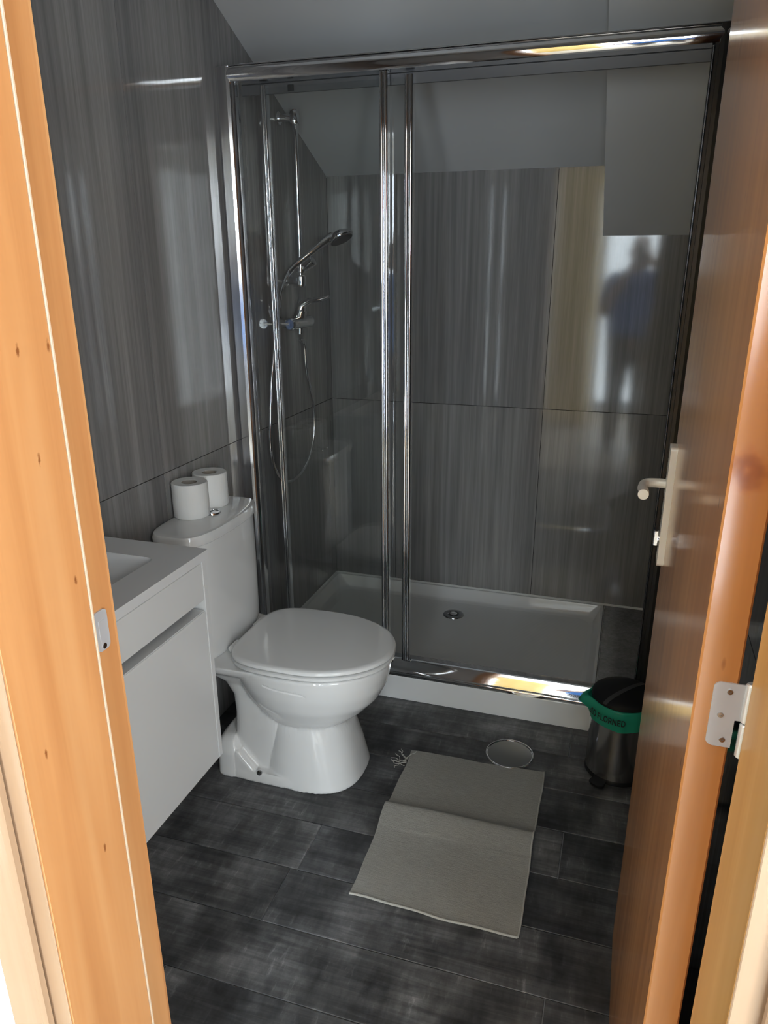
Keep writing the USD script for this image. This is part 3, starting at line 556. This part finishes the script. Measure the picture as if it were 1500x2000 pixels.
# ------------------------------------------------------------------ bath mat
bm = thing('bath_mat', 'grey woven cotton bath mat with a raised fold across it', 'bath mat')
P00, P10, P11, P01 = np.array([.672, -1.660]), np.array([1.076, -1.667]), np.array([1.066, -1.062]), np.array([.662, -1.078])
NU, NV = 60, 130
def mat_h(v):
    y = -1.664+v*.594
    c = -1.347
    if y < c: return .0035+.020*math.exp(-((c-y)/.065)**1.6)
    return .0035+.020*math.exp(-((y-c)/.020)**1.8)
V = []
for lay in (0, 1):
    for j in range(NV+1):
        v = j/NV
        for i in range(NU+1):
            u = i/NU
            p = (P00*(1-u)+P10*u)*(1-v)+(P01*(1-u)+P11*u)*v
            h = mat_h(v)*(1+.12*math.sin(u*5)*(1 if .4 < v < .65 else 0))
            wob = meshkit.noise(np.array([u*7, v*9, 3.3]))-.5
            edge = min(u, 1-u)*.4; edgev = min(v, 1-v)*.6
            p = p+np.array([(.0022*math.sin(v*9)+.0012*math.sin(v*23))*(1 if u < .5 else .6)*abs(u-.5)*2, (.0020*math.sin(u*8)+.0012*math.sin(u*19))*abs(v-.5)*2])
            top = h+.0022+.0035*max(wob, 0)
            V.append((p[0], p[1], top if lay == 0 else max(.0006, top-.0030)))
F = []; N1 = (NU+1)*(NV+1)
def q4(a, b, c, d): F.extend([(a, b, c), (a, c, d)])
for j in range(NV):
    for i in range(NU):
        a_ = j*(NU+1)+i; q4(a_, a_+1, a_+NU+2, a_+NU+1); q4(N1+a_, N1+a_+NU+1, N1+a_+NU+2, N1+a_+1)
bl = [i for i in range(NU+1)]+[j*(NU+1)+NU for j in range(1, NV+1)]+[NV*(NU+1)+i for i in range(NU-1, -1, -1)]+[j*(NU+1) for j in range(NV-1, 0, -1)]
for a_, b_ in zip(bl, bl[1:]+bl[:1]): q4(a_, N1+a_, N1+b_, b_)
Vn = np.array(V)
obj('weave', T(Vn, F), mat_cloth, bm, smooth=50)
obj('hem', tube(Vn[[i for i in range(NU+1)]]+np.array([0, -.001, -.0005]), .0030, 8), cloth_hem, bm, label='pale hem along the near edge')
obj('hem', tube(Vn[[j*(NU+1)+NU for j in range(NV+1)]]+np.array([.001, 0, -.0005]), .0022, 8), cloth_hem, bm)
frg = []
fr_rng = np.random.default_rng(5)
for k in range(9):
    p0 = np.array([.660+fr_rng.uniform(-.002, .004), -1.120+fr_rng.uniform(-.02, .02), .004]); p0[1] -= .012; pts = [p0]
    ang = math.pi+fr_rng.uniform(-.7, .7)
    for s in range(6):
        ang += fr_rng.uniform(-.9, .9); pts.append(pts[-1]+np.array([math.cos(ang)*.0085, math.sin(ang)*.0085, fr_rng.uniform(-.002, .003)])); pts[-1][2] = max(.0018, pts[-1][2])
    frg.append(tube(smoothpath(pts, 24), .0011, 6))
obj('loose_thread', cat(*frg), cloth_hem, bm, label='tangle of loose pale threads')

# ------------------------------------------------------------------ floor drain cover
fd = thing('floor_drain', 'round metal floor drain cover beside the bath mat', 'floor drain', (.955, -1.001, 0))
obj('cover', lathe([(0, .0045), (.058, .0045), (.063, .0042), (.067, .0040)], 64), plain('drain_plate', (.30, .305, .31), .32, .9), fd, smooth=40)
obj('rim', lathe([(.0672, .0040), (.0690, .0062), (.0715, .0068), (.0735, .0052), (.0745, .0005)], 64), chrome, fd, smooth=60, label='bright chrome rim')

# ------------------------------------------------------------------ pedal bin
BX, BY, BR = 1.2665, -.975, .0875
pb = thing('pedal_bin', 'small steel pedal bin with black lid and green liner', 'pedal bin', (BX, BY, 0))
obj('body', lathe([(BR-.002, .016), (BR, .018), (BR, .246), (BR-.002, .250), (BR-.006, .250), (BR-.006, .018), (BR-.002, .016)], 64), steel, pb, smooth=40)
obj('base', lathe([(0, .001), (BR-.004, .001), (BR+.001, .004), (BR+.0015, .014), (BR-.001, .0185), (0, .0185)], 64), black, pb, smooth=40)
ld = obj('lid', lathe([(0, .2790), (.03, .2782), (.06, .2750), (.080, .2695), (.0875, .2630), (.0885, .2530), (.0860, .2515), (0, .2515)], 64), black, pb, smooth=35, label='black plastic lid')
da = np.array([.62, .785]); dn_ = np.array([-.785, .62]); st = []
for t in np.linspace(-.088, .085, 14):
    c_ = np.array([.004, -.008])+da*t; rr_ = np.hypot(*c_); z = np.interp(rr_, [0, .03, .06, .08, .0875], [.2790, .2782, .2750, .2695, .2630])+.0014
    st.append(np.array([[*(c_+dn_*s), z+dz] for s, dz in ((-.0065, -.003), (-.0065, 0), (.0065, 0), (.0065, -.003))]))
obj('lid_strip', loft(st), grey_strip, ld, smooth=30, label='grey strip across the lid')
n = 110; rg = []
lr = np.random.default_rng(11)
for z, dr_ in ((.2510, -.004), (.2540, .0035), (.248, .0062), (.232, .0060), (.212, .0050), (.196, .0040), (.1890, .0028), (.1870, .0008)):
    r_ = []
    for k in range(n):
        a_ = 2*math.pi*k/n
        w = meshkit.noise(np.array([math.cos(a_)*5+9, math.sin(a_)*5+9, z*16]))-.5
        bump_ = .032*math.exp(-((a_-3.30)/.30)**2)*math.exp(-((z-.235)/.018)**2)
        rad = BR+max(dr_+w*.006*(0 if dr_ < 0 else 1), .0006 if z < .250 else -.005)+bump_
        r_.append((rad*math.cos(a_), rad*math.sin(a_), z+(.012*(meshkit.noise(np.array([math.cos(a_)*2.2+4, math.sin(a_)*2.2+4, .5]))-.5) if z < .2 else 0)))
    rg.append(np.array(r_))
ln = obj('liner', loft(rg, caps=(False, False)), liner, pb, smooth=60, label='green bin bag folded over the rim')
# printed lettering that follows the band
tx = 'BIO FLORNED'; tmesh = meshkit.text_mesh(tx, 0.0185, .0004, bold=True)
vv = np.array(tmesh.vertices); w_ = vv[:, 0].max(); ang = -2.72+(vv[:, 0]/w_)*1.25; rad = BR+.0105+vv[:, 2]
obj('lettering', T(np.stack([rad*np.cos(ang), rad*np.sin(ang), 0.2120+vv[:, 1]], 1), tmesh.faces), ink, ln, smooth=False)
pa = -2.05; pc = np.array([math.cos(pa), math.sin(pa)]); ps = np.array([-math.sin(pa), math.cos(pa)])
ped_pts = [np.append(pc*r_+ps*s_, z_) for r_, s_, z_ in ((.086, -.020, .010), (.086, .020, .010), (.110, -.022, .004), (.110, .022, .004), (.110, -.022, .011), (.110, .022, .011), (.086, -.020, .017), (.086, .020, .017), (.118, -.012, .005), (.118, .012, .005), (.118, -.012, .010), (.118, .012, .010))]
obj('pedal', trimesh.convex.convex_hull(np.array(ped_pts)), black, pb)
obj('hinge_block', bx(.050, .066, -.015, .075, .0195, .2275, .002) if False else lathe([(0, .0005), (.012, .0005), (.012, .0009), (0, .0009)], 12), black, pb)

# ------------------------------------------------------------------ photographer, seen mirrored in the tiles and chrome
PX, PY = 1.185, -3.275
skin = plain('skin', (.56, .36, .26), .5); shirt_m = plain('blue_cotton', (.05, .22, .68), .85); trouser_m = plain('dark_denim', (.035, .04, .06), .85)
hair_m = plain('dark_hair', (.025, .018, .014), .55); eye_m = plain('eye_white', (.7, .7, .68), .2); shoe_m = plain('dark_shoe', (.03, .03, .03), .5); screen_m = plain('phone_black', (.01, .01, .012), .15)
pn = thing('person', 'person in a blue shirt and dark trousers holding up a phone, mirrored in tiles', 'person')
def sp_(p, r, n=24): return m3.Manifold.sphere(r, n).translate(tuple(float(q) for q in p))
def bone(*pr): return m3.Manifold.batch_hull([sp_(p, r) for p, r in pr])
def W(x, y, z): return (PX+x, PY+y, z)
def smooth_man(m, L, it): 
    t = tm(m.refine_to_length(L)); trimesh.smoothing.filter_taubin(t, lamb=.5, nu=.53, iterations=it); return t
up_ = -fw; phc = EYE-fw*.050                                    # phone centre just behind the lens
arms = {}
body = bone((W(0, 0, 1.35), .052), (W(0, .012, 1.43), .050))
torso = bone((W(-.115, 0, 1.26), .075), (W(.115, 0, 1.26), .075), (W(-.10, .01, 1.12), .09), (W(.10, .01, 1.12), .09))+bone((W(-.10, .01, 1.12), .09), (W(.10, .01, 1.12), .09), (W(-.085, .01, .98), .085), (W(.085, .01, .98), .085))+bone((W(-.085, .01, .98), .085), (W(.085, .01, .98), .085), (W(-.10, 0, .86), .095), (W(.10, 0, .86), .095))
torso = torso+bone((W(-.16, 0, 1.285), .048), (W(.16, 0, 1.285), .048), (W(0, 0, 1.33), .055))
legs = None; shoes = []
for s in (-1, 1):
    lg_ = bone((W(s*.09, 0, .84), .092), (W(s*.095, .01, .46), .058))+bone((W(s*.095, .01, .46), .056), (W(s*.10, -.01, .09), .038))
    legs = lg_ if legs is None else legs+lg_
    shoes.append(bone((W(s*.10, -.03, .045), .042), (W(s*.11, .10, .036), .034), (W(s*.115, .15, .030), .028)).trim_by_plane((0, 0, 1), .001))
hands = None; sleeves = None
for s in (-1, 1):
    sh_ = W(s*.165, 0, 1.285); el = W(s*.225, .045, 1.06); wr = tuple(phc+r2*s*.085-u2*.075-fw*.030)
    fa = bone((el, .040), (wr, .026)); ua = bone((sh_, .050), (el, .042))
    arms[s] = ua+fa
    pc_ = phc+r2*s*.062-u2*.035-fw*.016
    palm = m3.Manifold.batch_hull([sp_(wr, .022), sp_(pc_+u2*.022, .013), sp_(pc_-u2*.026, .013)])
    hnd = palm
    for k, (o, L) in enumerate(((.026, .070), (.009, .078), (-.008, .072), (-.024, .056))):       # four fingers wrap behind the phone
        a0 = pc_+u2*o; a1 = a0-r2*s*.004+fw*.022+r2*s*.004; a2 = a1-r2*s*(L*.42)+fw*.004; a3 = a2-r2*s*(L*.30)-fw*.001
        hnd = hnd+bone((a0, .0095), (a1, .009))+bone((a1, .009), (a2, .0085))+bone((a2, .0085), (a3, .0075))
    t0 = pc_-u2*.012-fw*.004; t1 = t0-fw*.012+u2*.030-r2*s*.006; t2 = t1+u2*.016-r2*s*.024
    hnd = hnd+bone((t0, .011), (t1, .0098))+bone((t1, .0098), (t2, .0085))
    hands = hnd if hands is None else hands+hnd
HC = np.array(W(0, .015, 1.485))
skull = m3.Manifold.sphere(1, 40).scale((.073, .092, .100)).translate(tuple(HC+np.array([0, -.004, .018])))
jaw = bone((HC+np.array([-.036, .02, -.035]), .032), (HC+np.array([.036, .02, -.035]), .032), (HC+np.array([0, .052, -.075]), .020), (HC+np.array([0, .03, .02]), .060))
nose = bone((HC+np.array([0, .088, .016]), .008), (HC+np.array([0, .104, -.016]), .0115), (HC+np.array([0, .085, -.020]), .013))
ears = bone((HC+np.array([-.074, -.005, .008]), .010), (HC+np.array([-.076, -.010, -.022]), .008))+bone((HC+np.array([.074, -.005, .008]), .010), (HC+np.array([.076, -.010, -.022]), .008))
lips = bone((HC+np.array([-.016, .074, -.050]), .007), (HC+np.array([.016, .074, -.050]), .007), (HC+np.array([0, .080, -.048]), .007))
body = body+torso+legs+arms[1]+arms[-1]+hands+skull+jaw+nose+ears+lips
obj('body', smooth_man(body, .010, 6), skin, pn, smooth=True)
for s in (-1, 1):
    ey = obj('eye', trimesh.creation.icosphere(2, .0125), eye_m, pn, smooth=True)
    UsdGeom.Xformable(ey).AddTranslateOp().Set(Gf.Vec3d(*(HC+np.array([s*.030, .0765, .014])).tolist()))
def fat(f): return f
shirt = None
for pr_ in (((W(-.115, 0, 1.26), .086), (W(.115, 0, 1.26), .086), (W(-.10, .01, 1.12), .104), (W(.10, .01, 1.12), .104)), ((W(-.10, .01, 1.12), .104), (W(.10, .01, 1.12), .104), (W(-.10, .01, .94), .104), (W(.10, .01, .94), .104)), ((W(-.16, 0, 1.285), .060), (W(.16, 0, 1.285), .060), (W(0, 0, 1.318), .066))):
    b_ = bone(*pr_); shirt = b_ if shirt is None else shirt+b_
for s in (-1, 1):
    sh_ = np.array(W(s*.165, 0, 1.285)); el = np.array(W(s*.225, .045, 1.06)); shirt = shirt+bone((sh_, .062), (sh_*.35+el*.65, .060))
shirt = shirt.trim_by_plane((0, 0, 1), .86)
obj('shirt', smooth_man(shirt, .014, 6), shirt_m, pn, smooth=True, label='blue short-sleeved shirt')
tr_ = None
for s in (-1, 1):
    b_ = bone((W(s*.088, 0, .86), .108), (W(s*.095, .01, .46), .072))+bone((W(s*.095, .01, .46), .072), (W(s*.10, -.008, .10), .060)); tr_ = b_ if tr_ is None else tr_+b_
tr_ = (tr_+bone((W(-.085, 0, .90), .105), (W(.085, 0, .90), .105))).trim_by_plane((0, 0, -1), -.935).trim_by_plane((0, 0, 1), .05)
obj('trousers', smooth_man(tr_, .016, 6), trouser_m, pn, smooth=True, label='dark trousers')
for q in shoes: obj('shoe', smooth_man(q, .012, 3), shoe_m, pn, smooth=True)
hair = m3.Manifold.sphere(1, 40).scale((.083, .101, .107)).translate(tuple(HC+np.array([0, -.010, .024])))
hair = hair-m3.Manifold.cube((.3, .3, .3)).rotate((28, 0, 0)).translate(tuple(HC+np.array([-.15, .030, -.215])))
obj('hair', smooth_man(hair, .010, 4), hair_m, pn, smooth=True, label='short dark hair')
ph = thing('phone', 'black phone held up by the person in the blue shirt', 'phone')
obj('case', extr(sbox(-.030, -.070, .030, .070).buffer(.006), .008, axes(r2, u2, -fw, phc)), screen_m, ph)
obj('screen', extr(sbox(-.031, -.071, .031, .071).buffer(.003), .0006, axes(r2, u2, -fw, phc-fw*.0082)), plain('dark_glass', (.02, .02, .025), .05), ph)
